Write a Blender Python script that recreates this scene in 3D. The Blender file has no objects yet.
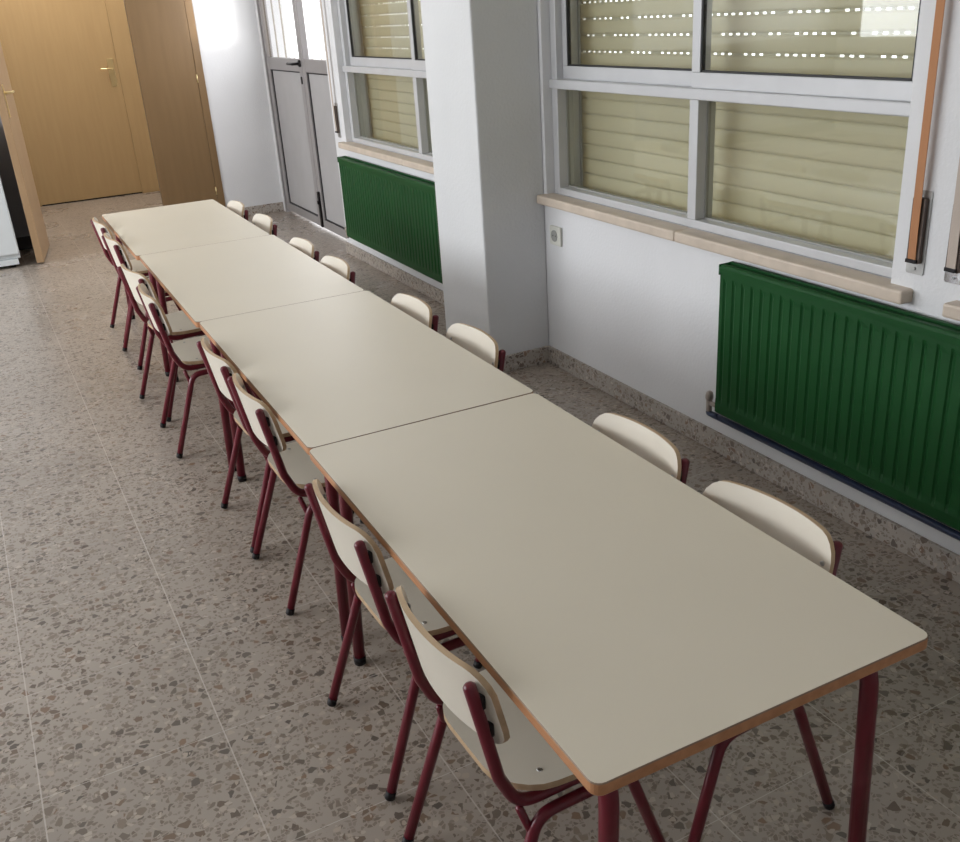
import bpy, bmesh, math, random
from mathutils import Vector, Matrix
random.seed(7)
PI = math.pi
scene = bpy.context.scene
COL = scene.collection

# ------------------------------------------------------------------ materials
def nt(name):
    m = bpy.data.materials.new(name); m.use_nodes = True
    t = m.node_tree; b = t.nodes['Principled BSDF']
    return m, t, b

def node(t, typ, **kw):
    n = t.nodes.new(typ)
    for k, v in kw.items():
        setattr(n, k, v)
    return n

def coords(t):
    return node(t, 'ShaderNodeNewGeometry').outputs['Position']

def plain(name, col, rough=0.5, metal=0.0, var=0.06, scale=8.0, bump=0.0, bscale=200.0, spec=0.5, coat=0.0):
    """one colour with a soft procedural variation and an optional fine bump"""
    m, t, b = nt(name)
    tc = node(t, 'ShaderNodeTexCoord').outputs['Object']
    n = node(t, 'ShaderNodeTexNoise'); n.inputs['Scale'].default_value = scale; n.inputs['Detail'].default_value = 3
    t.links.new(tc, n.inputs['Vector'])
    r = node(t, 'ShaderNodeValToRGB')
    r.color_ramp.elements[0].position = 0.3; r.color_ramp.elements[1].position = 0.7
    r.color_ramp.elements[0].color = [max(0, c * (1 - var)) for c in col] + [1]
    r.color_ramp.elements[1].color = [min(1, c * (1 + var)) for c in col] + [1]
    t.links.new(n.outputs['Fac'], r.inputs['Fac'])
    t.links.new(r.outputs['Color'], b.inputs['Base Color'])
    b.inputs['Roughness'].default_value = rough
    b.inputs['Metallic'].default_value = metal
    b.inputs['Specular IOR Level'].default_value = spec
    b.inputs['Coat Weight'].default_value = coat
    if bump:
        n2 = node(t, 'ShaderNodeTexNoise'); n2.inputs['Scale'].default_value = bscale; n2.inputs['Detail'].default_value = 4
        t.links.new(tc, n2.inputs['Vector'])
        bp = node(t, 'ShaderNodeBump'); bp.inputs['Strength'].default_value = bump; bp.inputs['Distance'].default_value = 0.004
        t.links.new(n2.outputs['Fac'], bp.inputs['Height']); t.links.new(bp.outputs['Normal'], b.inputs['Normal'])
    return m

def wood(name, c0, c1, rough=0.45, axis=2, scale=6.0, stretch=12.0):
    m, t, b = nt(name)
    tc = node(t, 'ShaderNodeTexCoord').outputs['Object']
    mp = node(t, 'ShaderNodeMapping')
    s = [stretch] * 3; s[axis] = 0.6
    mp.inputs['Scale'].default_value = s
    t.links.new(tc, mp.inputs['Vector'])
    n = node(t, 'ShaderNodeTexNoise'); n.inputs['Scale'].default_value = scale; n.inputs['Detail'].default_value = 5
    t.links.new(mp.outputs['Vector'], n.inputs['Vector'])
    r = node(t, 'ShaderNodeValToRGB')
    r.color_ramp.elements[0].position = 0.3; r.color_ramp.elements[1].position = 0.7
    r.color_ramp.elements[0].color = list(c0) + [1]; r.color_ramp.elements[1].color = list(c1) + [1]
    t.links.new(n.outputs['Fac'], r.inputs['Fac']); t.links.new(r.outputs['Color'], b.inputs['Base Color'])
    b.inputs['Roughness'].default_value = rough
    return m

def terrazzo(name, grout=True, base=(0.375, 0.325, 0.28), dark=(0.155, 0.128, 0.102), rough=0.26):
    m, t, b = nt(name)
    pos = coords(t)
    L = t.links.new
    # wobble the coordinates so that the chips are irregular
    n = node(t, 'ShaderNodeTexNoise'); n.inputs['Scale'].default_value = 38; n.inputs['Detail'].default_value = 2
    L(pos, n.inputs['Vector'])
    sc = node(t, 'ShaderNodeVectorMath', operation='MULTIPLY_ADD')
    L(n.outputs['Color'], sc.inputs[0]); sc.inputs[1].default_value = (0.011,) * 3; L(pos, sc.inputs[2])
    def chips(scale, amount, margin, cols, prev):
        v = node(t, 'ShaderNodeTexVoronoi'); v.inputs['Scale'].default_value = scale
        e = node(t, 'ShaderNodeTexVoronoi', feature='DISTANCE_TO_EDGE'); e.inputs['Scale'].default_value = scale
        L(sc.outputs[0], v.inputs['Vector']); L(sc.outputs[0], e.inputs['Vector'])
        g = node(t, 'ShaderNodeMath', operation='GREATER_THAN'); g.inputs[1].default_value = margin
        L(e.outputs['Distance'], g.inputs[0])
        sep = node(t, 'ShaderNodeSeparateColor'); L(v.outputs['Color'], sep.inputs['Color'])
        l = node(t, 'ShaderNodeMath', operation='LESS_THAN'); l.inputs[1].default_value = amount
        L(sep.outputs['Red'], l.inputs[0])
        mu = node(t, 'ShaderNodeMath', operation='MULTIPLY'); L(g.outputs[0], mu.inputs[0]); L(l.outputs[0], mu.inputs[1])
        r = node(t, 'ShaderNodeValToRGB')
        r.color_ramp.interpolation = 'LINEAR'
        els = r.color_ramp.elements
        els[0].color = list(cols[0]) + [1]; els[1].color = list(cols[-1]) + [1]
        for i, c in enumerate(cols[1:-1]):
            q = els.new((i + 1) / (len(cols) - 1)); q.color = list(c) + [1]
        L(sep.outputs['Green'], r.inputs['Fac'])
        mx = node(t, 'ShaderNodeMix', data_type='RGBA')
        L(mu.outputs[0], mx.inputs['Factor'])
        if isinstance(prev, tuple):
            mx.inputs['A'].default_value = list(prev) + [1]
        else:
            L(prev, mx.inputs['A'])
        L(r.outputs['Color'], mx.inputs['B'])
        return mx.outputs['Result']
    lo = node(t, 'ShaderNodeTexNoise'); lo.inputs['Scale'].default_value = 1.6; L(pos, lo.inputs['Vector'])
    br = node(t, 'ShaderNodeValToRGB')
    br.color_ramp.elements[0].color = [c * 0.9 for c in base] + [1]; br.color_ramp.elements[0].position = 0.35
    br.color_ramp.elements[1].color = [c * 1.06 for c in base] + [1]; br.color_ramp.elements[1].position = 0.65
    L(lo.outputs['Fac'], br.inputs['Fac'])
    d = dark
    c = chips(105.0, 0.42, 0.10, [(d[0]*1.5, d[1]*1.5, d[2]*1.5), (base[0]*.75, base[1]*.72, base[2]*.7), (d[0]*1.2, d[1]*1.15, d[2]*1.1)], br.outputs['Color'])
    c = chips(52.0, 0.34, 0.12, [d, (d[0]*1.7, d[1]*1.65, d[2]*1.6), (d[0]*.75, d[1]*.75, d[2]*.8), (d[0]*1.5, d[1]*1.2, d[2]*1.0)], c)
    c = chips(74.0, 0.10, 0.10, [(base[0]*1.25, base[1]*1.25, base[2]*1.25), (base[0]*1.1, base[1]*1.05, base[2])], c)
    if grout:
        rot = node(t, 'ShaderNodeMapping'); rot.inputs['Rotation'].default_value = (0, 0, -0.018)
        rot.inputs['Location'].default_value = (0.294, 0.0892, 0)
        L(pos, rot.inputs['Vector'])
        sx = node(t, 'ShaderNodeSeparateXYZ'); L(rot.outputs['Vector'], sx.inputs[0])
        def line(out, w):
            dv = node(t, 'ShaderNodeMath', operation='PINGPONG'); dv.inputs[1].default_value = 0.195
            L(out, dv.inputs[0])
            lt = node(t, 'ShaderNodeMath', operation='LESS_THAN'); lt.inputs[1].default_value = w
            L(dv.outputs[0], lt.inputs[0]); return lt.outputs[0]
        a = line(sx.outputs['X'], 0.0015); bb = line(sx.outputs['Y'], 0.0010)
        mxx = node(t, 'ShaderNodeMath', operation='MAXIMUM'); L(a, mxx.inputs[0]); L(bb, mxx.inputs[1])
        hf = node(t, 'ShaderNodeMath', operation='MULTIPLY'); L(mxx.outputs[0], hf.inputs[0]); hf.inputs[1].default_value = 0.6
        mx = node(t, 'ShaderNodeMix', data_type='RGBA'); L(hf.outputs[0], mx.inputs['Factor'])
        L(c, mx.inputs['A']); mx.inputs['B'].default_value = (0.62, 0.57, 0.52, 1); c = mx.outputs['Result']
    L(c, b.inputs['Base Color'])
    rn = node(t, 'ShaderNodeTexNoise'); rn.inputs['Scale'].default_value = 2.2; rn.inputs['Detail'].default_value = 4; L(pos, rn.inputs['Vector'])
    mr = node(t, 'ShaderNodeMapRange'); mr.inputs['To Min'].default_value = rough - 0.06; mr.inputs['To Max'].default_value = rough + 0.12
    L(rn.outputs['Fac'], mr.inputs['Value']); L(mr.outputs[0], b.inputs['Roughness'])
    return m

def glass(name, tint=(0.93, 0.95, 0.93)):
    m = bpy.data.materials.new(name); m.use_nodes = True; t = m.node_tree
    t.nodes.remove(t.nodes['Principled BSDF'])
    out = [n for n in t.nodes if n.type == 'OUTPUT_MATERIAL'][0]
    tr = node(t, 'ShaderNodeBsdfTransparent'); tr.inputs['Color'].default_value = list(tint) + [1]
    gl = node(t, 'ShaderNodeBsdfGlossy'); gl.inputs['Roughness'].default_value = 0.015
    fr = node(t, 'ShaderNodeFresnel')
    gb = node(t, 'ShaderNodeNewGeometry'); io = node(t, 'ShaderNodeMapRange')      # same reflectance on both faces of the thin pane
    io.inputs['To Min'].default_value = 1.5; io.inputs['To Max'].default_value = 1/1.5
    t.links.new(gb.outputs['Backfacing'], io.inputs['Value']); t.links.new(io.outputs[0], fr.inputs['IOR'])
    mx = node(t, 'ShaderNodeMixShader')
    t.links.new(fr.outputs[0], mx.inputs[0]); t.links.new(tr.outputs[0], mx.inputs[1]); t.links.new(gl.outputs[0], mx.inputs[2])
    t.links.new(mx.outputs[0], out.inputs['Surface'])
    return m

def frosted(name):
    """translucent ribbed door glass"""
    m = bpy.data.materials.new(name); m.use_nodes = True; t = m.node_tree
    t.nodes.remove(t.nodes['Principled BSDF'])
    out = [n for n in t.nodes if n.type == 'OUTPUT_MATERIAL'][0]
    tr = node(t, 'ShaderNodeBsdfTransparent')
    w = node(t, 'ShaderNodeTexWave', wave_type='BANDS', bands_direction='Y'); w.inputs['Scale'].default_value = 1.5; w.inputs['Distortion'].default_value = 0.6
    t.links.new(coords(t), w.inputs['Vector'])
    r = node(t, 'ShaderNodeValToRGB'); r.color_ramp.elements[0].color = (0.55, 0.49, 0.40, 1); r.color_ramp.elements[1].color = (1, 1, 1, 1)
    r.color_ramp.elements[0].position = 0.0; r.color_ramp.elements[1].position = 0.05
    t.links.new(w.outputs['Fac'], r.inputs['Fac']); t.links.new(r.outputs['Color'], tr.inputs['Color'])
    gl = node(t, 'ShaderNodeBsdfGlossy'); gl.inputs['Roughness'].default_value = 0.2
    mx = node(t, 'ShaderNodeMixShader'); mx.inputs[0].default_value = 0.06
    t.links.new(tr.outputs[0], mx.inputs[1]); t.links.new(gl.outputs[0], mx.inputs[2])
    t.links.new(mx.outputs[0], out.inputs['Surface'])
    return m

M = {}
M['floor'] = terrazzo('terrazzo_floor')
M['skirt'] = terrazzo('terrazzo_skirting', grout=False, base=(0.43, 0.39, 0.35), dark=(0.18, 0.15, 0.125), rough=0.35)
M['wall'] = plain('white_plaster', (0.74, 0.745, 0.76), 0.75, var=0.03, scale=2.5, bump=0.35, bscale=90)
M['pillar'] = plain('pillar_plaster', (0.68, 0.69, 0.70), 0.75, var=0.03, scale=2.5, bump=0.4, bscale=80)
M['ceiling'] = plain('ceiling_paint', (0.8, 0.8, 0.78), 0.9, var=0.02)
M['shade'] = plain('dark_blue_grey_paint', (0.26, 0.26, 0.28), 0.6, var=0.05)  # shadow on the white end wall, put into its colour
M['darkskirt'] = plain('dark_skirting', (0.03, 0.026, 0.024), 0.5)
M['laminate'] = plain('cream_laminate', (0.765, 0.70, 0.575), 0.42, var=0.015, scale=3.0, bump=0.05, bscale=600)
M['beech'] = wood('beech_edge', (0.42, 0.19, 0.085), (0.53, 0.26, 0.125), 0.4, axis=1, scale=5)
M['line'] = plain('dark_laminate_core', (0.28, 0.19, 0.13), 0.5)
M['seatply'] = plain('cream_seat_laminate', (0.76, 0.71, 0.61), 0.32, var=0.02)
M['plyedge'] = wood('plywood_edge', (0.46, 0.32, 0.19), (0.60, 0.44, 0.28), 0.5, axis=1, scale=4)
M['crimson'] = plain('crimson_painted_steel', (0.135, 0.0085, 0.020), 0.28, var=0.1, spec=0.5)
M['black'] = plain('black_plastic', (0.010, 0.008, 0.009), 0.5, spec=0.3)
M['steel'] = plain('zinc_screw', (0.5, 0.5, 0.5), 0.35, metal=1.0)
M['green'] = plain('green_enamel', (0.0050, 0.063, 0.0125), 0.5, var=0.06, scale=3, spec=0.25)
M['alu'] = plain('silver_aluminium', (0.57, 0.575, 0.59), 0.38, metal=0.15, var=0.03)
M['doorpanel'] = plain('grey_door_panel', (0.40, 0.395, 0.40), 0.5, var=0.03)
M['doorframe'] = plain('grey_door_frame', (0.30, 0.285, 0.285), 0.42, metal=0.1, var=0.03)
M['gasket'] = plain('black_gasket', (0.02, 0.02, 0.022), 0.6)
M['glass'] = glass('window_glass')
M['frost'] = frosted('door_glass')
M['slat'] = plain('beige_shutter_slat', (0.62, 0.57, 0.45), 0.5, var=0.03, scale=3)
def add_translucency(m, col, fac):
    t = m.node_tree; b = t.nodes['Principled BSDF']; out = [n for n in t.nodes if n.type == 'OUTPUT_MATERIAL'][0]
    tl = node(t, 'ShaderNodeBsdfTranslucent'); tl.inputs['Color'].default_value = list(col) + [1]
    mx = node(t, 'ShaderNodeMixShader'); mx.inputs[0].default_value = fac
    t.links.new(b.outputs[0], mx.inputs[1]); t.links.new(tl.outputs[0], mx.inputs[2]); t.links.new(mx.outputs[0], out.inputs['Surface'])
add_translucency(M['slat'], (0.88, 0.77, 0.47), 0.20)
M['stone'] = plain('cream_sill_stone', (0.60, 0.51, 0.42), 0.5, var=0.08, scale=14, bump=0.1)
M['ochre'] = wood('ochre_wood_door', (0.44, 0.30, 0.145), (0.47, 0.325, 0.16), 0.42, axis=2, scale=4, stretch=8)
M['brown'] = wood('brown_wood_door', (0.20, 0.122, 0.055), (0.22, 0.135, 0.062), 0.36, axis=2, scale=4, stretch=8)
M['leafwood'] = wood('tan_wood_door', (0.36, 0.232, 0.125), (0.40, 0.262, 0.145), 0.42, axis=2, scale=4, stretch=8)
M['brass'] = plain('brass', (0.80, 0.66, 0.36), 0.3, metal=0.8)
M['strap_tan'] = plain('tan_webbing', (0.46, 0.215, 0.10), 0.8, var=0.06, bump=0.2)
M['strap_pale'] = plain('pale_webbing', (0.52, 0.44, 0.38), 0.8, var=0.06, bump=0.2)
M['casebrown'] = plain('dark_brown_strap_case', (0.10, 0.07, 0.055), 0.5, var=0.1)
M['plate'] = plain('dull_metal_plate', (0.45, 0.45, 0.44), 0.4, metal=0.6, var=0.15, scale=30)
M['chrome'] = plain('chrome_plate', (0.75, 0.76, 0.80), 0.12, metal=1.0)
M['white'] = plain('white_enamel', (0.70, 0.74, 0.76), 0.35, var=0.02)
M['socket'] = plain('ivory_plastic', (0.66, 0.66, 0.60), 0.4)
M['socketdark'] = plain('grey_plastic', (0.33, 0.33, 0.31), 0.5)
M['pipe'] = plain('dark_blue_pipe', (0.020, 0.032, 0.075), 0.4)
M['valve'] = plain('dirty_beige_valve', (0.36, 0.31, 0.27), 0.5, var=0.15, scale=60)
M['ground'] = plain('pale_paving', (0.5, 0.48, 0.45), 0.9)

# ------------------------------------------------------------------ mesh builder
class MB:
    def __init__(s):
        s.v = []; s.f = []; s.mi = []; s.sm = []
    def quad(s, pts, mi=0, smooth=False):
        k = len(s.v); s.v += [tuple(p) for p in pts]; s.f.append(list(range(k, k + len(pts)))); s.mi.append(mi); s.sm.append(smooth)
    def box(s, lo, hi, mi=0):
        x0, y0, z0 = lo; x1, y1, z1 = hi
        k = len(s.v)
        s.v += [(x0,y0,z0),(x1,y0,z0),(x1,y1,z0),(x0,y1,z0),(x0,y0,z1),(x1,y0,z1),(x1,y1,z1),(x0,y1,z1)]
        for q in ((0,3,2,1),(4,5,6,7),(0,1,5,4),(1,2,6,5),(2,3,7,6),(3,0,4,7)):
            s.f.append([k + i for i in q]); s.mi.append(mi); s.sm.append(False)
        return s
    def tube(s, path, r, seg=12, mi=0, round_ends=(True, True)):
        P = [Vector(p) for p in path]
        T = []
        for i in range(len(P)):
            a = P[max(i-1, 0)]; b = P[min(i+1, len(P)-1)]
            T.append((b - a).normalized())
        n = T[0].orthogonal().normalized()
        rings = []
        def ring(c, t, n, rr):
            b = t.cross(n)
            k = len(s.v)
            for j in range(seg):
                a = 2*PI*j/seg
                s.v.append(tuple(c + (n*math.cos(a) + b*math.sin(a))*rr))
            return k
        frames = []
        for i in range(len(P)):
            if i:
                n = (n - T[i]*n.dot(T[i]))
                n.normalize()
            frames.append(n.copy())
        if round_ends[0]:
            for d, q in ((0.95, 0.25), (0.6, 0.75)):
                rings.append(ring(P[0] - T[0]*r*d*0.6, T[0], frames[0], r*q))
        for i in range(len(P)):
            rings.append(ring(P[i], T[i], frames[i], r))
        if round_ends[1]:
            for d, q in ((0.6, 0.75), (0.95, 0.25)):
                rings.append(ring(P[-1] + T[-1]*r*d*0.6, T[-1], frames[-1], r*q))
        for a, b in zip(rings, rings[1:]):
            for j in range(seg):
                s.f.append([a+j, a+(j+1) % seg, b+(j+1) % seg, b+j]); s.mi.append(mi); s.sm.append(True)
        s.f.append([rings[0]+j for j in reversed(range(seg))]); s.mi.append(mi); s.sm.append(False)
        s.f.append([rings[-1]+j for j in range(seg)]); s.mi.append(mi); s.sm.append(False)
        return s
    def grid(s, top, bot, mi_top=0, mi_edge=1, mi_bot=0):
        """closed sheet from two grids of points"""
        R = len(top); C = len(top[0])
        kt = len(s.v); s.v += [tuple(p) for row in top for p in row]
        kb = len(s.v); s.v += [tuple(p) for row in bot for p in row]
        for i in range(R-1):
            for j in range(C-1):
                a = i*C+j
                s.f.append([kt+a, kt+a+1, kt+a+C+1, kt+a+C]); s.mi.append(mi_top); s.sm.append(True)
                s.f.append([kb+a, kb+a+C, kb+a+C+1, kb+a+1]); s.mi.append(mi_bot); s.sm.append(True)
        loop = [j for j in range(C)] + [i*C + C-1 for i in range(1, R)] + [(R-1)*C + j for j in range(C-2, -1, -1)] + [i*C for i in range(R-2, 0, -1)]
        n = len(loop)
        # separate edge verts keep the rim crisp
        k2 = len(s.v)
        s.v += [s.v[kt+q] for q in loop] + [s.v[kb+q] for q in loop]
        for i in range(n):
            j = (i+1) % n
            s.f.append([k2+i, k2+n+i, k2+n+j, k2+j]); s.mi.append(mi_edge); s.sm.append(True)
        return s
    def lathe(s, c, axis, prof, seg=16, mi=0):
        """prof: (distance along axis, radius) from one end to the other"""
        ax = Vector(axis).normalized(); n = ax.orthogonal().normalized(); b = ax.cross(n); c = Vector(c)
        rings = []
        for d, r in prof:
            k = len(s.v); rings.append(k)
            for j in range(seg):
                a = 2*PI*j/seg
                s.v.append(tuple(c + ax*d + (n*math.cos(a)+b*math.sin(a))*max(r, 1e-5)))
        for a, b2 in zip(rings, rings[1:]):
            for j in range(seg):
                s.f.append([a+j, a+(j+1) % seg, b2+(j+1) % seg, b2+j]); s.mi.append(mi); s.sm.append(True)
        s.f.append([rings[0]+j for j in reversed(range(seg))]); s.mi.append(mi); s.sm.append(False)
        s.f.append([rings[-1]+j for j in range(seg)]); s.mi.append(mi); s.sm.append(False)
        return s
    def prism(s, outline, z0, z1, mi_top=0, mi_side=0, mi_bot=0, axis='z'):
        n = len(outline)
        def P(a, b, h):
            return (a, b, h) if axis == 'z' else ((h, a, b) if axis == 'x' else (a, h, b))
        k = len(s.v)
        s.v += [P(a, b, z0) for a, b in outline] + [P(a, b, z1) for a, b in outline]
        s.f.append([k+i for i in reversed(range(n))]); s.mi.append(mi_bot); s.sm.append(False)
        s.f.append([k+n+i for i in range(n)]); s.mi.append(mi_top); s.sm.append(False)
        for i in range(n):
            j = (i+1) % n
            s.f.append([k+i, k+j, k+n+j, k+n+i]); s.mi.append(mi_side); s.sm.append(False)
        return s
    def build(s, name, mats, parent=None, bevel=0.0, label=None, structure=False):
        me = bpy.data.meshes.new(name)
        me.from_pydata(s.v, [], s.f)
        if not isinstance(mats, (list, tuple)): mats = [mats]
        for m in mats: me.materials.append(M[m])
        for p, mi, sm in zip(me.polygons, s.mi, s.sm):
            p.material_index = mi; p.use_smooth = sm
        bm = bmesh.new(); bm.from_mesh(me)
        bmesh.ops.recalc_face_normals(bm, faces=bm.faces[:])
        bm.to_mesh(me); bm.free()
        me.update()
        o = bpy.data.objects.new(name, me); COL.objects.link(o)
        if parent is not None: o.parent = parent
        if bevel:
            bv = o.modifiers.new('soft_edges', 'BEVEL'); bv.width = bevel; bv.segments = 2; bv.limit_method = 'ANGLE'; bv.angle_limit = 0.9
        if label: o['label'] = label
        if structure: o['kind'] = 'structure'
        return o

def rrect(x0, y0, x1, y1, r, n=5):
    out = []
    for cx, cy, a0 in ((x1-r, y1-r, 0), (x0+r, y1-r, PI/2), (x0+r, y0+r, PI), (x1-r, y0+r, 1.5*PI)):
        for i in range(n+1):
            a = a0 + PI/2*i/n
            out.append((cx + r*math.cos(a), cy + r*math.sin(a)))
    return out

def fillet(pts, rad, n=7):
    """round the inner corners of a polyline"""
    P = [Vector(p) for p in pts]; out = [P[0]]
    for i in range(1, len(P)-1):
        a, b, c = P[i-1], P[i], P[i+1]
        u = (a-b).normalized(); w = (c-b).normalized()
        ang = u.angle(w); d = min(rad/math.tan(ang/2), (a-b).length*0.49, (c-b).length*0.49)
        p0 = b + u*d; p1 = b + w*d
        for k in range(n+1):
            t = k/n
            out.append(p0*(1-t)**2 + b*2*t*(1-t) + p1*t*t)
    out.append(P[-1]); return out

def empty(name, loc=(0, 0, 0), rz=0.0, label=None, cat=None, group=None, structure=False):
    o = bpy.data.objects.new(name, None); COL.objects.link(o)
    o.location = loc; o.rotation_euler = (0, 0, rz); o.empty_display_size = 0.1
    if label: o['label'] = label
    if cat: o['category'] = cat
    if group: o['group'] = group
    if structure: o['kind'] = 'structure'
    return o

def copy_tree(o, parent=None):
    c = o.copy(); COL.objects.link(c)
    if parent is not None: c.parent = parent
    for ch in [x for x in bpy.data.objects if x.parent == o]:
        copy_tree(ch, c)
    return c

# ------------------------------------------------------------------ main dimensions
XW = 1.554          # face of the window wall
XD = 1.642          # face of the recessed garden door
YC0, YC1, XC = 2.750, 3.212, 1.258     # pillar
YJ = 5.42           # end of the window wall, where the door recess begins
YE = 7.27           # end wall with the double door
YB = 9.28           # wooden door at the far end of the passage
XL, YN, ZC = -4.6, -3.2, 2.9

# ------------------------------------------------------------------ room shell
MB().box((XL-0.3, YN-0.3, -0.1), (XD+0.35, YB+0.3, 0.0)).build('floor', 'floor', structure=True)
MB().box((XL-0.3, YN-0.3, ZC), (XD+0.35, YB+0.3, ZC+0.1)).build('ceiling', 'ceiling', structure=True)

WIN = [(0.952, 2.730), (3.212, 5.205), (-1.25, 0.655)]     # window openings along y
ZS, ZT = 0.744, 2.12
w = MB()
XO = XW + 0.30
w.box((XW, YN-0.3, 0), (XO, YJ, ZS)); w.box((XW, YN-0.3, ZT), (XO, YJ, ZC))
ys = [YN-0.3] + [v for a in sorted(WIN) for v in a] + [YJ]
for a, b in zip(ys[0::2], ys[1::2]):
    if b > a + 1e-4: w.box((XW, a, ZS), (XO, b, ZT))
# door recess: side frame, lintel
w.box((XD+0.02, YJ, 2.12), (XO, YE+0.2, ZC)); w.box((XD-0.0, 7.215, 0), (XO, YE+0.2, 2.12))
w.build('wall_right', 'wall', structure=True)
MB().box((XC, YC0, 0), (XW, YC1, ZC)).build('wall_pillar', 'pillar', bevel=0.008, structure=True)

OX0, OX1 = -0.30, 1.165      # double-door opening in the end wall
w = MB()
w.box((OX1, YE, 0), (XD+0.02, YE+0.14, ZC)); w.box((OX0, YE, 2.15), (OX1, YE+0.14, ZC))
w.box((XL-0.3, YE, 0.98), (OX0, YE+0.14, ZC))
w.build('wall_back', 'wall', structure=True)
MB().box((XL-0.3, YE, 0.0), (OX0, YE+0.14, 0.98)).build('trim_1', 'shade', structure=True)  # lower end wall left of the doorway, darkened to stand for its shade
w = MB()
w.box((-1.0, YB, 0), (-0.30, YB+0.15, ZC)); w.box((0.965, YB, 0), (1.95, YB+0.15, ZC)); w.box((-0.30, YB, 2.15), (0.965, YB+0.15, ZC))
w.build('wall_passage', 'wall', structure=True)
MB().box((-0.72, YE+0.14, 0), (-0.6, YB, ZC)).build('wall_passage_left', 'wall', structure=True)
MB().box((1.45, YE+0.14, 0), (1.6, YB, ZC)).build('wall_passage_right', 'wall', structure=True)
# left wall with an added narrow opening, sized to throw the sun patch on the end wall, and the wall behind the camera
SD = Vector((5.83, 5.0, -0.52))
def on_left(x, z):
    k = (x - XL)/SD.x
    return (YE - SD.y*k, z - SD.z*k)
wy1, wz0 = on_left(1.18, 1.37); wy0, wz0b = on_left(1.415, 1.37)
w = MB()
w.box((XL-0.02, YN-0.3, 0), (XL, wy0, ZC)); w.box((XL-0.02, wy1, 0), (XL, YE, ZC))
w.box((XL-0.02, wy0, 0), (XL, wy1, wz0)); w.box((XL-0.02, wy0, 2.75), (XL, wy1, ZC))
w.build('wall_left', 'wall', structure=True)
MB().box((XL-0.3, YN-0.3, 0), (XW, YN, ZC)).build('wall_front', 'wall', structure=True)

# skirting
BT = 0.013; BH = 0.075
MB().box((XW-BT, YN, 0), (XW, YC0, BH)).build('baseboard_right', 'skirt', bevel=0.003, structure=True)
MB().box((XW-BT, YC1, 0), (XW, YJ, BH)).build('baseboard_right_far', 'skirt', bevel=0.003, structure=True)
MB().box((XC-0.002, YC0-BT, 0), (XW-BT, YC0, BH)).build('baseboard_pillar', 'skirt', bevel=0.003, structure=True)
MB().box((OX1+0.03, YE-BT, 0), (XD, YE, BH)).build('baseboard_back', 'skirt', bevel=0.003, structure=True)
MB().box((XL, YE-BT, 0), (OX0-0.02, YE, BH+0.02)).build('baseboard_left', 'darkskirt', bevel=0.003, structure=True)

# ------------------------------------------------------------------ windows
def make_window(idx, y0, y1, split, lab):
    root = empty('window_%d' % idx, (XW, (y0+y1)/2, ZS), structure=True)
    root['label'] = lab
    ox, oy, oz = XW, (y0+y1)/2, ZS
    def B(m, lo, hi): m.box((lo[0]-ox, lo[1]-oy, lo[2]-oz), (hi[0]-ox, hi[1]-oy, hi[2]-oz)); return m
    F = 1.592; D = 1.668
    m = MB()
    y0 += 0.001; y1 -= 0.001
    B(m, (F, y0, ZS+0.001), (D, y0+0.026, ZT-0.001)); B(m, (F, y1-0.042, ZS+0.001), (D, y1, ZT-0.001))
    B(m, (F, y0+0.026, ZS+0.001), (D, y1-0.042, ZS+0.029)); B(m, (F, y0+0.026, ZT-0.04), (D, y1-0.042, ZT-0.001))
    m.build('frame', 'alu', root, bevel=0.003)
    B(MB(), (F-0.012, y0+0.001, 1.162), (D, y1, 1.197)).build('transom', 'alu', root, bevel=0.004)
    B(MB(), (F+0.002, split-0.014, ZS+0.029), (D, split+0.030, 1.162)).build('mullion', 'alu', root, bevel=0.003)
    for k, (a, b) in enumerate(((y0+0.026, split-0.014), (split+0.030, y1-0.042))):
        g = MB()                                             # dark glazing bead then the fixed lower pane
        t = 0.005
        B(g, (F+0.040, a, ZS+0.029), (F+0.052, a+t, 1.162)); B(g, (F+0.040, b-t, ZS+0.029), (F+0.052, b, 1.162))
        B(g, (F+0.040, a, ZS+0.029), (F+0.052, b, ZS+0.029+t)); B(g, (F+0.040, a, 1.162-t), (F+0.052, b, 1.162))
        g.build('glazing_bead', 'socketdark', root)
        B(MB(), (F+0.044, a, ZS+0.029), (F+0.048, b, 1.162)).build('pane', 'glass', root)
    # two sliding sashes above the transom, the nearer one in front
    for k, (a, b, xo) in enumerate(((y0+0.026, split+0.026, 0.004), (split-0.010, y1-0.042, 0.030))):
        s = MB(); st = 0.044; x0 = F+xo; x1 = x0+0.022
        B(s, (x0, a, 1.197), (x1, b, 1.245)); B(s, (x0, a, ZT-0.09), (x1, b, ZT-0.04))
        B(s, (x0, a, 1.245), (x1, a+(st if k else 0.012), ZT-0.09)); B(s, (x0, b-(0.030 if k else 0.040), 1.245), (x1, b, ZT-0.09))
        so = s.build('sash', 'alu', root, bevel=0.002)
        a2 = a+(st if k else 0.012); b2 = b-(0.030 if k else 0.040)
        B(MB(), (x0+0.009, a2, 1.245), (x0+0.013, b2, ZT-0.09)).build('pane', 'glass', so)
        g = MB(); t = 0.006
        B(g, (x0+0.004, a2, 1.245), (x0+0.018, b2, 1.245+t)); B(g, (x0+0.004, a2, 1.245), (x0+0.018, a2+t, ZT-0.09)); B(g, (x0+0.004, b2-t, 1.245), (x0+0.018, b2, ZT-0.09))
        g.build('gasket', 'gasket', so)
    return root

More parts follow.
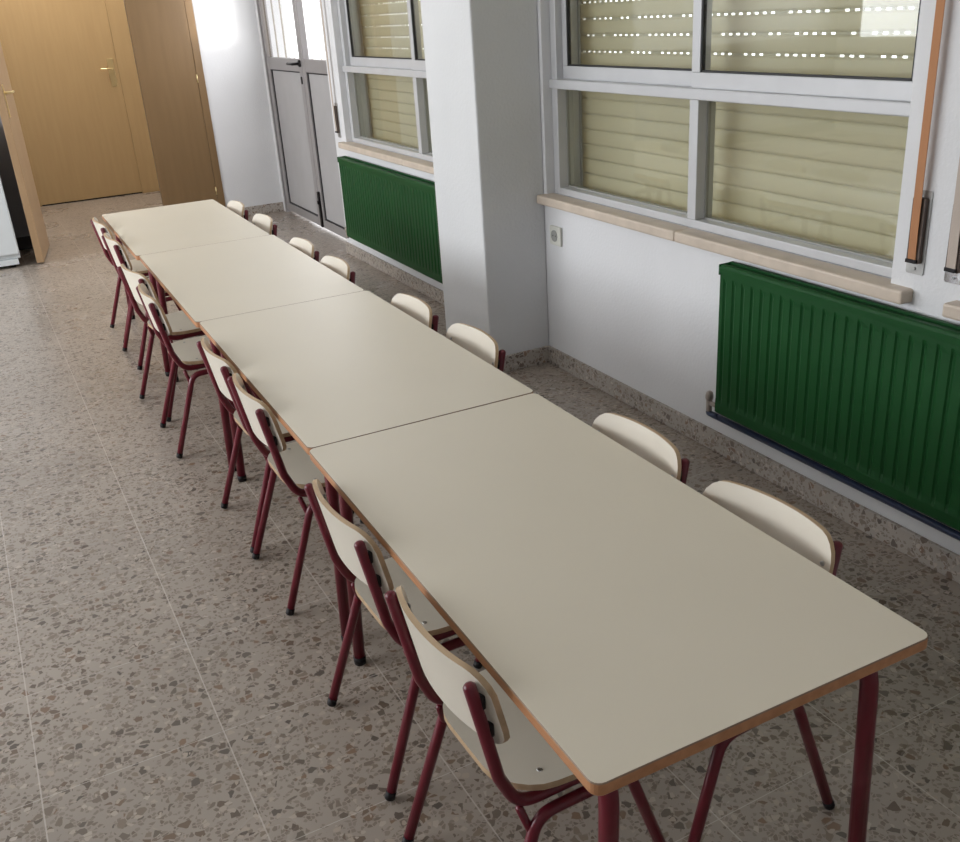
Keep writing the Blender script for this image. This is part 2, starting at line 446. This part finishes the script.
def make_sill(idx, root, ya, yb, joints):
    """stone sill: separate slabs butted together"""
    ox, oy, oz = root.location
    pts = [ya] + joints + [yb]
    for a, b in zip(pts, pts[1:]):
        MB().box((1.512-ox, a+0.0010-oy, 0.709-oz), (1.591-ox, b-0.0010-oy, 0.7462-oz)).build('window_sill', 'stone', root, bevel=0.007)

w1 = make_window(1, *WIN[0], 1.826, 'wide aluminium window with closed shutter above the nearer green radiator')
make_sill(1, w1, 0.878, 2.7485, [1.822])
w2 = make_window(2, *WIN[1], 4.12, 'aluminium window beyond the white pillar, above the farther radiator')
make_sill(2, w2, 3.2135, 5.255, [4.2])
w3 = make_window(3, *WIN[2], -0.30, 'aluminium window at the right edge of the photo, only its sill end showing')
make_sill(3, w3, -1.35, 0.758, [-0.3])

# roller shutters: interlocking slats, the upper ones hung open so that slots of daylight show
def make_shutter(y0, y1, label):
    xs = 1.735
    root = empty('roller_shutter', (xs, (y0+y1)/2, ZS-0.02), label=label, cat='shutter', group='roller shutters behind the windows')
    ox, oy, oz = root.location
    p = 0.060; m = MB(); t = MB()
    z = 0.6925
    rng = random.Random(int(y0*100)+3)
    while z < ZT+0.02:
        gap = 0.0065 if z+p > 1.27 else 0.0
        zt = z + p - gap
        a = y0-0.02-oy; b = y1+0.02-oy; n = 6
        prof = []
        for i in range(n+1):                                   # shallow convex slat
            u = i/n; prof.append((-0.003*math.sin(PI*u), z-oz + (zt-z)*u))
        k = len(m.v)
        for (x, zz) in prof: m.v += [(x, a, zz), (x, b, zz)]
        for (x, zz) in prof: m.v += [(x+0.008, a, zz), (x+0.008, b, zz)]
        N = 2*(n+1)
        for i in range(n):
            m.f.append([k+2*i, k+2*i+1, k+2*i+3, k+2*i+2]); m.mi.append(0); m.sm.append(True)
            m.f.append([k+N+2*i, k+N+2*i+2, k+N+2*i+3, k+N+2*i+1]); m.mi.append(0); m.sm.append(True)
        m.f.append([k+2*n, k+2*n+1, k+N+2*n+1, k+N+2*n]); m.mi.append(0); m.sm.append(False)
        m.f.append([k, k+N, k+N+1, k+1]); m.mi.append(0); m.sm.append(False)
        if gap:
            yy = y0-0.02
            while yy < y1+0.02:                                # webs between the slots
                wb = 0.016 if rng.random() > 0.14 else 0.055
                m.box((0.001, yy-oy, zt-oz), (0.006, yy+wb-oy, zt+gap-oz)); yy += wb + 0.020
        else:
            m.box((0.003, a, zt-0.001-oz), (0.007, b, zt+0.001-oz))
        z += p
    m.build('slats', 'slat', root)
    for yy in (y0-0.02, y1-0.012):
        g = MB(); g.box((-0.014, yy-oy, 0), (-0.009, yy+0.032-oy, ZT-oz)); g.box((0.012, yy-oy, 0), (0.017, yy+0.032-oy, ZT-oz))
        g.build('guide_rail', 'alu', root)
    return root
make_shutter(*WIN[0], 'beige roller shutter closed behind the nearer wide window with slots of daylight')
make_shutter(*WIN[1], 'beige roller shutter closed behind the window beyond the white pillar')
make_shutter(*WIN[2], 'beige roller shutter closed behind the window at the right edge')

# ------------------------------------------------------------------ shutter straps
def make_strap(y, zb, width, mat, platemat, label, top=ZC-0.2):
    root = empty('shutter_strap', (XW, y, zb), label=label, cat='strap', group='shutter straps on the window wall')
    pl = MB().prism(rrect(-0.0265, 0, 0.0265, 0.212, 0.006), -0.004, -0.0005, axis='x').build('wall_plate', platemat, root)
    MB().prism([(a, b) for a, b in rrect(-0.019, 0.03, 0.019, 0.195, 0.004)], -0.016, -0.004, axis='x').build('strap_case', 'casebrown', root)
    s = MB(); hw = width/2
    pts = [(-0.020, 0.040), (-0.0225, 0.12), (-0.024, 0.30), (-0.024, top-zb)]
    k = len(s.v)
    for x, z in pts: s.v += [(x, -hw, z), (x, hw, z), (x+0.002, -hw, z), (x+0.002, hw, z)]
    for i in range(len(pts)-1):
        a = k+4*i; b = a+4
        for q in ((a, a+1, b+1, b), (a+2, b+2, b+3, a+3), (a, b, b+2, a+2), (a+1, a+3, b+3, b+1)):
            s.f.append(list(q)); s.mi.append(0); s.sm.append(False)
    s.build('webbing', mat, root)
    MB().box((-0.0245, -0.015, 0.032), (-0.004, 0.015, 0.041)).build('slot', 'black', root)
    MB().lathe((-0.004, 0.0, 0.014), (-1, 0, 0), [(0, 0.0045), (0.002, 0.0045), (0.003, 0.003)], 10).build('screw', 'steel', root)
    return root
make_strap(0.880, 0.786, 0.023, 'strap_tan', 'plate', 'tan shutter strap in a dull metal case beside the nearer wide window')
make_strap(0.764, 0.786, 0.026, 'strap_pale', 'chrome', 'pale shutter strap in a chrome case at the right edge of the photo')
make_strap(5.318, 0.765, 0.022, 'strap_pale', 'plate', 'narrow pale shutter strap between the far window and the grey door')

# ------------------------------------------------------------------ radiators
def make_radiator(y_far, y_near, z0, z1, label, pipe=True):
    root = empty('radiator', (XW, (y_far+y_near)/2, z0), label=label, cat='radiator')
    hy = (y_far-y_near)/2; H = z1-z0
    F = -0.067; Bk = -0.016; depth = 0.005
    # fluted panel: vertical troughs
    m = MB(); pitch = 0.0415; n = int((2*hy-0.03)/pitch); pitch = (2*hy-0.03)/n
    prof = []
    y = -hy+0.015
    for i in range(n):
        prof += [(F, y), (F+depth*0.25, y+pitch*0.66), (F+depth, y+pitch*0.80), (F+depth*0.8, y+pitch*0.90)]
        y += pitch
    prof = [(F, -hy)] + prof + [(F, hy-0.015), (F, hy)]
    za, zb = 0.050, H-0.048
    k = len(m.v)
    rows = [(0.0, 0.0), (0.010, 0.0), (za-0.012, 0.0), (za+0.010, 1.0), (zb-0.010, 1.0), (zb+0.008, 0.0), (H-0.030, 0.0), (H-0.028, 0.0), (H-0.010, 0.0), (H-0.003, 0.0), (H, 0.0)]
    offx = [0.010, 0.0, 0.0, 0.002, 0.002, 0.002, 0.002, -0.003, -0.004, 0.0, 0.008]
    for (z, a), ox in zip(rows, offx):
        for (x, yy) in prof: m.v.append((F + (x-F)*a + ox, yy, z))
    c = len(prof)
    for i in range(len(rows)-1):
        for j in range(c-1):
            m.f.append([k+i*c+j, k+i*c+j+1, k+(i+1)*c+j+1, k+(i+1)*c+j]); m.mi.append(0); m.sm.append(False)
    # sides, back, bottom
    m.box((F+0.010, -hy, 0.003), (Bk, -hy+0.004, H-0.004)); m.box((F+0.010, hy-0.004, 0.003), (Bk, hy, H-0.004))
    m.box((Bk-0.004, -hy+0.004, 0.003), (Bk, hy-0.004, H-0.004)); m.box((F+0.010, -hy+0.004, 0.0), (Bk, hy-0.004, 0.004))
    m.build('panel', 'green', root)
    for sy in (-1, 1):
        MB().box((F-0.004, sy*hy-0.003, H-0.034), (Bk+0.004, sy*hy+0.003, H+0.001)).build('end_cap', 'green', root, bevel=0.0025)
    g = MB()                                                # closed top cover with a shallow groove
    g.box((F+0.008, -hy, H-0.012), (Bk, hy, H-0.006))
    g.box((F+0.006, -hy, H-0.008), (F+0.016, hy, H)); g.box((Bk-0.012, -hy, H-0.008), (Bk, hy, H+0.002))
    g.build('top_cover', 'green', root)
    for yy in (-hy*0.72, hy*0.72):
        MB().box((Bk, yy-0.015, 0.05), (-0.0005, yy+0.015, H-0.06)).build('bracket', 'alu', root)
    if True:
        yv = hy+0.056; zv = 0.016; xv = -0.044
        v = MB()
        v.tube([(xv, hy-0.004, zv), (xv, yv, zv)], 0.008, 10)
        v.tube([(xv, yv, zv-0.030), (xv, yv, zv+0.010)], 0.0105, 10)
        vo = v.build('valve', 'valve', root, label='grimy beige valve')
        MB().lathe((xv, yv, zv+0.010), (0, 0, 1), [(0, 0.011), (0.006, 0.0135), (0.018, 0.0135), (0.028, 0.011), (0.032, 0.006)], 14).build('valve_knob', 'valve', vo)
        if not pipe: return root
        p = MB(); zp = -0.022
        p.tube(fillet([(xv, yv, zv-0.030), (xv, yv, zp), (xv, yv-0.05, zp), (xv, -hy, zp)], 0.012), 0.0105, 10)
        p.build('supply_pipe', 'pipe', root, label='dark blue pipe')
        MB().box((xv-0.008, hy*0.35, zp-0.010), (-0.0005, hy*0.35+0.012, zp+0.006)).build('pipe_clip', 'steel', root)
    return root
make_radiator(1.550, -0.03, 0.178, 0.690, 'dark green ribbed radiator under the nearer window')
r2 = make_radiator(5.21, 3.42, 0.150, 0.662, 'green ribbed radiator beyond the white pillar, near the grey door', pipe=False)

# ------------------------------------------------------------------ wall socket
so = empty('wall_socket', (XW, 2.654, 0.584), label='ivory wall socket under the near window beside the pillar', cat='socket')
MB().prism(rrect(-0.042, -0.040, 0.042, 0.040, 0.006), -0.012, -0.0005, axis='x').build('plate', 'socket', so, bevel=0.003)
MB().lathe((-0.0125, 0.004, 0), (-1, 0, 0), [(0.0, 0.024), (0.002, 0.024), (0.002, 0.020), (0.0005, 0.019)], 20).build('socket_cup', 'socketdark', so)
for yy in (-0.006, 0.014):
    MB().lathe((-0.0132, yy, 0), (-1, 0, 0), [(0, 0.0028), (0.0006, 0.0028)], 8).build('hole', 'black', so)

# ------------------------------------------------------------------ grey garden door (exterior)
dr = empty('door_1', (XD, 6.33, 0), structure=True); dr['label'] = 'grey aluminium double door with bright glass beyond the far radiator'
def DB(m, y0, y1, z0, z1, x0=0.0, x1=0.05): m.box((x0, y0-6.33, z0), (x1, y1-6.33, z1)); return m
Y0, Y1, YM = YJ+0.002, 7.213, 6.262
m = MB(); DB(m, Y1-0.026, Y1, 0, 2.118, 0.0, 0.07); DB(m, Y0, Y0+0.04, 0, 2.118, 0.0, 0.07); DB(m, Y0, Y1, 2.078, 2.118, 0.0, 0.07)
m.build('frame', 'doorframe', dr, bevel=0.003)
def leaf(ya, yb, handle):
    m = MB(); s = 0.075; x0, x1 = 0.008, 0.055
    u = 0.046
    for a, b, c, d in ((ya, ya+s, ya, ya+u), (yb-s, yb, yb-u, yb)):
        DB(m, a, b, 0.024, 1.215, x0, x1); DB(m, c, d, 1.215, 2.074, x0, x1)
    DB(m, ya+s, yb-s, 0.024, 0.085, x0, x1); DB(m, ya+s, yb-s, 1.128, 1.215, x0, x1); DB(m, ya+u, yb-u, 2.0, 2.074, x0, x1)
    lf = m.build('leaf', 'doorframe', dr, bevel=0.003)
    g = MB(); q = 0.016
    DB(g, ya+s, ya+s+q*0.5, 0.085, 1.128, x0+0.008, x0+0.02); DB(g, yb-s-q, yb-s, 0.085, 1.128, x0+0.008, x0+0.02); DB(g, ya+s, yb-s, 0.085, 0.085+q*0.7, x0+0.008, x0+0.02); DB(g, ya+s, yb-s, 1.128-q*0.6, 1.128, x0+0.008, x0+0.02)
    g.build('gasket', 'gasket', lf)
    DB(MB(), ya+s+0.006, yb-s-0.010, 0.095, 1.12, x0+0.014, x0+0.03).build('lower_panel', 'doorpanel', lf)
    DB(MB(), ya+u, yb-u, 1.215, 2.0, x0+0.02, x0+0.026).build('pane', 'frost', lf)
    if handle:
        h = MB(); yh = ya+0.034-6.33
        h.lathe((x0, yh, 1.185), (-1, 0, 0), [(0, 0.024), (0.010, 0.024), (0.014, 0.016)], 14)
        h.tube(fillet([(x0-0.010, yh, 1.185), (x0-0.055, yh, 1.185), (x0-0.055, yh+0.125, 1.185)], 0.015), 0.010, 10)
        h.build('handle', 'black', lf, label='black lever handle')
        MB().prism(rrect(yh-0.011, 1.045, yh+0.011, 1.095, 0.008), x0-0.006, x0, axis='x').build('key_plate', 'gasket', lf)
    return lf
leaf(YM+0.003, Y1-0.028, True)
rl = leaf(Y0+0.042, YM-0.003, False)
b = MB(); b.box((-0.006, YM-0.045-6.33, 0.03), (0.0085, YM-0.015-6.33, 0.29)); b.box((-0.014, YM-0.038-6.33, 0.20), (-0.004, YM-0.022-6.33, 0.225))
b.build('bolt', 'black', rl, label='black foot bolt')

# ------------------------------------------------------------------ ochre door at the end of the passage
d2 = empty('door_2', (0.33, YB, 0), structure=True); d2['label'] = 'ochre wooden door closed at the far end of the passage'
def EB(m, x0, x1, z0, z1, y0, y1): m.box((x0-0.33, y0, z0), (x1-0.33, y1, z1)); return m
m = MB(); EB(m, -0.30, -0.122, 0, 2.15, -0.012, 0.05); EB(m, 0.800, 0.965, 0, 2.15, -0.012, 0.05); EB(m, -0.122, 0.800, 2.03, 2.15, -0.012, 0.05); EB(m, -0.30, 0.965, 0, 2.15, 0.05, 0.08)  # last box is an unseen backing, added to block light around the leaf
m.build('frame', 'ochre', d2, bevel=0.003)
l2 = EB(MB(), -0.1215, 0.7995, 0.012, 2.0295, -0.004, 0.036).build('leaf', 'ochre', d2, bevel=0.002)
EB(MB(), 0.715, 0.768, 1.0, 1.245, -0.010, -0.004).build('handle_plate', 'brass', l2, bevel=0.002)
h = MB(); h.tube(fillet([(0.742-0.33, -0.008, 1.155), (0.742-0.33, -0.052, 1.155), (0.645-0.33, -0.052, 1.162)], 0.014), 0.0085, 10)
h.build('handle', 'brass', l2)
EB(MB(), -0.12, 0.80, 0.0005, 0.0115, 0.004, 0.03).build('threshold', 'black', d2)

# ------------------------------------------------------------------ wooden double door between room and passage
d3 = empty('door_3', (0.43, YE, 0), structure=True); d3['label'] = 'wooden double door to the passage, left leaf open, brown right leaf closed'
def FB(m, x0, x1, z0, z1, y0, y1): m.box((x0-0.43, y0, z0), (x1-0.43, y1, z1)); return m
m = MB(); FB(m, 1.108, 1.165, 0, 2.15, -0.014, 0.155); FB(m, -0.30, -0.262, 0, 2.15, -0.014, 0.155); FB(m, -0.262, 1.108, 2.08, 2.15, -0.014, 0.155)
m.build('frame', 'brown', d3, bevel=0.003)
xl = -0.496 + 0.1459*(YE + 0.778)
lr = FB(MB(), xl, 1.1072, 0.010, 2.076, -0.010, 0.034).build('right_leaf', 'brown', d3, bevel=0.002)
for z in (0.24, 1.10, 1.85):
    MB().lathe((1.1075-0.43, -0.013, z-0.03), (0, 0, 1), [(0, 0.005), (0.06, 0.005)], 10).build('hinge', 'brass', lr)
FB(MB(), xl+0.006, xl+0.014, 1.09, 1.15, -0.0075, -0.006).build('strike_plate', 'brass', lr)
# the open left leaf, hinged on the left jamb and swung into the room
L0 = Vector((-0.318, 6.62, 0)); L1 = Vector((-0.235, 7.24, 0))
dv = (L1-L0).normalized(); nv = Vector((dv.y, -dv.x, 0))*0.024
m = MB()
o4 = [L0-nv, L0+nv, L1+nv, L1-nv]
m.prism([(p.x-0.43, p.y-YE) for p in o4], 0.010, 2.076)
ll = m.build('left_leaf', 'leafwood', d3, bevel=0.002, label='open tan wooden leaf seen edge-on')
h = MB(); pc = L0 + dv*0.07
for sgn in (1, -1):
    q = pc + nv*sgn; e = q + nv.normalized()*sgn*0.048; g2 = e + dv*0.11
    h.tube(fillet([(p.x-0.43, p.y-YE, 1.145) for p in (q, e, g2)], 0.014), 0.0085, 10)
h.build('handle', 'brass', ll)
m = MB()
for sgn in (1, -1):
    q0 = L0 + dv*0.045 + nv*sgn; q1 = L0 + dv*0.095 + nv*sgn; t = nv.normalized()*sgn*0.005
    m.prism([(p.x-0.43, p.y-YE) for p in (q0, q0+t, q1+t, q1)], 0.99, 1.20)
m.build('handle_plate', 'brass', ll)

# ------------------------------------------------------------------ white cabinet at the left edge
cb = empty('cabinet', (-0.765, 6.93, 0), label='white cabinet at the left edge beside the open wooden door leaf', cat='cabinet')
m = MB(); m.box((-0.33, -0.29, 0.062), (0.330, 0.30, 0.93)); m.build('body', 'white', cb, bevel=0.006)
MB().box((-0.325, -0.32, 0.095), (0.328, -0.2905, 0.925)).build('door', 'white', cb, bevel=0.006)
MB().box((-0.315, -0.305, 0.022), (0.312, 0.28, 0.062)).build('plinth', 'white', cb, bevel=0.003)
for x in (-0.27, 0.27):
    for y in (-0.25, 0.24):
        MB().lathe((x, y, 0), (0, 0, 1), [(0, 0.018), (0.022, 0.018)], 12).build('foot', 'black', cb)
MB().box((-0.29, -0.338, 0.55), (-0.265, -0.3205, 0.75)).build('handle', 'alu', cb, bevel=0.003)

# ------------------------------------------------------------------ tables
TL, TW, TH = 1.1955, 0.600, 0.580
def make_table():
    root = empty('school_table')
    m = MB(); th = 0.021
    out = rrect(-TW/2, -TL/2, TW/2, TL/2, 0.017)
    inn = rrect(-TW/2+0.0013, -TL/2+0.0013, TW/2-0.0013, TL/2-0.0013, 0.0158)
    mid = rrect(-TW/2+0.0006, -TL/2+0.0006, TW/2-0.0006, TL/2-0.0006, 0.0165)
    n = len(out); k = 0
    levels = [(inn, TH-th), (out, TH-th+0.002), (out, TH-0.0022), (mid, TH-0.0008), (inn, TH)]
    for o, z in levels: m.v += [(x, y, z) for x, y in o]
    for a in range(len(levels)-1):
        for i in range(n):
            j = (i+1) % n
            m.f.append([a*n+i, a*n+j, (a+1)*n+j, (a+1)*n+i]); m.mi.append(2 if a >= 2 else 1); m.sm.append(False)
    m.f.append(list(range(4*n, 5*n))); m.mi.append(0); m.sm.append(False)
    m.f.append(list(reversed(range(0, n)))); m.mi.append(0); m.sm.append(False)
    m.build('tabletop', ['laminate', 'beech', 'line'], root)
    r = 0.0145; zr = TH-th-r-0.0005
    for sx in (-1, 1):
        for sy in (-1, 1):
            x = sx*(TW/2-0.042); xt = sx*(TW/2-0.060); y = sy*(TL/2-0.050)
            L = MB().tube(fillet([(x, y, 0.018), (xt, y-sy*0.006, zr), (xt, 0.0, zr)], 0.080, 9), r, 14, round_ends=(False, False)).build('leg', 'crimson', root)
            MB().lathe((x, y, 0), (0, 0, 1), [(0, 0.0145), (0.012, 0.0158), (0.022, 0.0158)], 14).build('foot_cap', 'black', L)
    for sy in (-1, 1):
        MB().tube([(-TW/2+0.06, sy*(TL/2-0.16), zr-0.001), (TW/2-0.06, sy*(TL/2-0.16), zr-0.001)], 0.0115, 12).build('crossbar', 'crimson', root)
    return root
tproto = make_table()
tl = ['cream school table nearest the camera, its wooden front edge fully in view',
      'cream school table second from the camera in the long row',
      'cream school table third from the camera, behind the second table',
      'cream school table farthest from the camera, nearest the wooden doors']
for i, (ox, lab) in enumerate(zip((0.002, 0.0075, -0.001, -0.012), tl)):
    o = tproto if i == 0 else copy_tree(tproto)
    o.location = (TW/2 + ox, 0.0 + TL/2 + (0, 1.1985, 2.3942, 3.5899)[i], 0)
    o.rotation_euler = (0, 0, -0.004 if i == 0 else 0.0)
    o['label'] = lab; o['category'] = 'table'; o['group'] = 'cream tables in one long row'

# ------------------------------------------------------------------ chairs (local +x is forward, origin under the seat)
CX = 0.20
def profile_w(d0, d1, W0, W1, r0, r1, L):
    """half width at distance d0 from the rear end, d1 from the front end"""
    wv = W0 + (W1-W0)*d0/L
    for d, r in ((d0, r0), (d1, r1)):
        if d < r: wv -= r - math.sqrt(max(r*r-(r-d)**2, 0))
    return wv
def spaced(L, n, r):
    """parameters dense at both ends"""
    return [L*(1-math.cos(PI*i/n))/2 for i in range(n+1)]
def make_chair():
    root = empty('school_chair')
    r = 0.0105
    def X(v): return v-CX
    # seat
    xs0, xs1 = 0.060, 0.345; L = xs1-xs0
    top = []; bot = []
    for d in spaced(L, 16, 0):
        wv = profile_w(d, L-d, 0.146, 0.165, 0.085, 0.035, L)
        u = d/L
        z = 0.3545 - 0.006*math.sin(PI*min(1, u*1.1)) - 0.010*max(0, (u-0.82)/0.18)**2
        rt = []; rb = []
        for j in range(13):
            y = wv*(-1 + 2*j/12)
            zz = z + 0.003*(y/0.16)**2
            rt.append((X(xs0+d), y, zz)); rb.append((X(xs0+d), y, zz-0.0125))
        top.append(rt); bot.append(rb)
    seat = MB().grid(top, bot).build('seat', ['seatply', 'plyedge'], root)
    for (sx, sy) in ((0.285, 0.128), (0.285, -0.128), (0.135, 0.116), (0.135, -0.116)):
        MB().lathe((X(sx), sy, 0.3495), (0, 0, 1), [(0, 0.0048), (0.0022, 0.0048), (0.003, 0.0030)], 10).build('screw', 'steel', seat)
    # backrest: bowed ply, leaning with the uprights
    def upx(z): return 0.013 + (0.58-z)*(0.037/0.19)
    z0, z1 = 0.464, 0.606; H = z1-z0
    f = []; bk = []
    HW = 0.162
    rows = spaced(H, 12, 0)
    for d in rows:
        wv = profile_w(d, H-d, HW, HW-0.003, 0.032, 0.042, H)
        z = z0+d
        ra = []; rb = []
        for j in range(25):
            y = wv*(-1+2*j/24)
            q = min(1.0, abs(y)/HW)
            bow = 0.0270 - 0.033*(1-q**2.2)
            zz = z + 0.004*(1-q*q)*d/H
            x = upx(z) + bow
            sl = 0.0
            ra.append((X(x+0.005), y, zz)); rb.append((X(x-0.005), y, zz-0.001))
        f.append(ra); bk.append(rb)
    back = MB().grid(f, bk).build('backrest', ['seatply', 'plyedge'], root)
    for sy in (-1, 1):
        for z in (0.558, 0.503):
            MB().lathe((X(upx(z)+0.0230), sy*0.138, z), (1, 0, -0.1), [(0, 0.0048), (0.0022, 0.0048), (0.003, 0.003)], 10).build('screw', 'steel', back)
    for sy in (-1, 1):
        y = sy*0.141
        up = MB().tube(fillet([(X(upx(0.588)), y, 0.588), (X(upx(0.40)), y, 0.40), (X(0.079), y, 0.329), (X(0.315), y, 0.3275)], 0.055, 9), r, 14).build('upright', 'crimson', root)
        MB().tube([(X(0.080), y, 0.322), (X(0.094), sy*0.158, 0.268)], 0.0070, 10).build('gusset', 'crimson', up)
        for z in (0.556, 0.500):
            m = MB(); m.box((X(upx(z))+0.006, y-0.008, z-0.013), (X(upx(z))+0.0150, y+0.008, z+0.013)); m.build('spacer', 'black', up, bevel=0.003)
        yt, yf = sy*0.158, sy*0.171
        for a, t, e in ((0.0, 0.104, 0.19), (0.378, 0.280, 0.18)):
            lg = MB().tube(fillet([(X(a), yf, 0.014), (X(t), yt, 0.3075), (X(e), yt, 0.3075)], 0.045, 8), r, 14, round_ends=(False, True)).build('leg', 'crimson', root)
            d = Vector((t-a, yt-yf, 0.2935)).normalized()
            p0 = Vector((X(a), yf, 0.014)) - d*0.0105
            MB().lathe(p0, d, [(0, 0.0095), (0.002, 0.0112), (0.019, 0.0112)], 12).build('foot_cap', 'black', lg)
    for x in (0.125, 0.270):
        MB().tube([(X(x), -0.141, 0.3235), (X(x), 0.141, 0.3235)], 0.008, 10, round_ends=(False, False)).build('crossbar', 'crimson', root)
    return root
chair0 = make_chair()
T = ['nearest table', 'second table', 'third table', 'farthest table']
left = [(-0.068, 0.394, 0.03), (-0.062, 0.862, 0.025), (-0.046, 1.616, 0.012), (-0.049, 2.000, 0.03), (-0.106, 2.836, 0.0), (-0.101, 3.258, 0.15), (-0.084, 3.985, 0.06), (-0.082, 4.462, 0.06)]
right = [(0.670, 0.384, 0.06), (0.668, 0.802, 0.0), (0.684, 1.639, 0.0), (0.671, 2.062, 0.0), (0.651, 2.772, 0.0), (0.649, 3.202, 0.0), (0.664, 3.884, 0.0), (0.650, 4.366, 0.0)]
first = True
for side, arr in (('left', left), ('right', right)):
    for i, (x0, y, a) in enumerate(arr):
        o = chair0 if first else copy_tree(chair0)
        first = False
        tb = i//2; which = 'nearer' if i % 2 == 0 else 'farther'
        if side == 'left':
            o.location = (x0 + CX*math.cos(a), y + CX*math.sin(a)*0, 0); o.rotation_euler = (0, 0, a)
            lab = 'cream chair with crimson legs, %s of two on open-floor side of %s' % (which, T[tb])
        else:
            o.location = (x0 - CX, y, 0); o.rotation_euler = (0, 0, PI + a)
            lab = 'cream chair back showing over window side of %s, %s of two there' % (T[tb], which)
        o['label'] = lab; o['category'] = 'chair'; o['group'] = 'cream and crimson chairs around the tables'

# ------------------------------------------------------------------ outdoors: paving beyond the garden door
MB().box((XD+0.36, -6, -0.14), (14, 16, -0.02)).build('ground', 'ground', structure=True)

# ------------------------------------------------------------------ lights
def area(name, loc, rot, sx, sy, power, col=(1, 1, 1), spread=PI):
    l = bpy.data.lights.new(name, 'AREA'); l.shape = 'RECTANGLE'; l.size = sx; l.size_y = sy; l.energy = power; l.color = col; l.spread = spread
    o = bpy.data.objects.new(name, l); COL.objects.link(o); o.location = loc; o.rotation_euler = rot
    return o
# added daylight lamps for assumed, unbuilt windows in the left wall (outside the photo)
area('window_light', (XL+0.06, 5.5, 1.85), (0, -PI/2, 0), 1.8, 2.8, 125, (0.94, 0.966, 1.0))
area('window_light', (XL+0.06, 2.5, 1.85), (0, -PI/2, 0), 1.8, 2.8, 115, (0.94, 0.966, 1.0))
# daylight through the glass of the garden door
area('door_light', (XD-0.03, 6.2, 1.65), (0, PI/2, 0), 0.75, 1.2, 18, (0.98, 0.98, 1.0))
area('passage_light', (0.3, 8.3, 2.85), (0, 0, 0), 0.6, 0.6, 30, (1.0, 0.92, 0.83))  # added fill lamp under the passage ceiling, no real fitting
sun = bpy.data.lights.new('sun', 'SUN'); sun.energy = 9.0; sun.angle = 0.02; sun.color = (1.0, 0.96, 0.9)
so = bpy.data.objects.new('sun', sun); COL.objects.link(so)
so.rotation_euler = SD.to_track_quat('-Z', 'Y').to_euler()

wd = bpy.data.worlds.new('sky'); scene.world = wd; wd.use_nodes = True
bg = wd.node_tree.nodes['Background']
bg.inputs['Color'].default_value = (0.97, 0.98, 1.0, 1); bg.inputs['Strength'].default_value = 3.0

# ------------------------------------------------------------------ camera
cam = bpy.data.cameras.new('camera'); co = bpy.data.objects.new('camera', cam); COL.objects.link(co)
cam.sensor_fit = 'HORIZONTAL'; cam.sensor_width = 36.0; cam.lens = 36.0175
cam.clip_start = 0.02; cam.clip_end = 100
co.location = (-0.49589, -0.77832, 1.48462); co.rotation_euler = (1.162357, 0.061761, -0.471330)
scene.camera = co

scene.cycles.use_denoising = True
try:
    scene.cycles.denoiser = 'OPENIMAGEDENOISE'
except Exception:
    pass
scene.cycles.max_bounces = 8; scene.cycles.diffuse_bounces = 5
scene.cycles.sample_clamp_indirect = 6.0
scene.view_settings.view_transform = 'Standard'
scene.view_settings.look = 'None'
scene.view_settings.exposure = 0.0
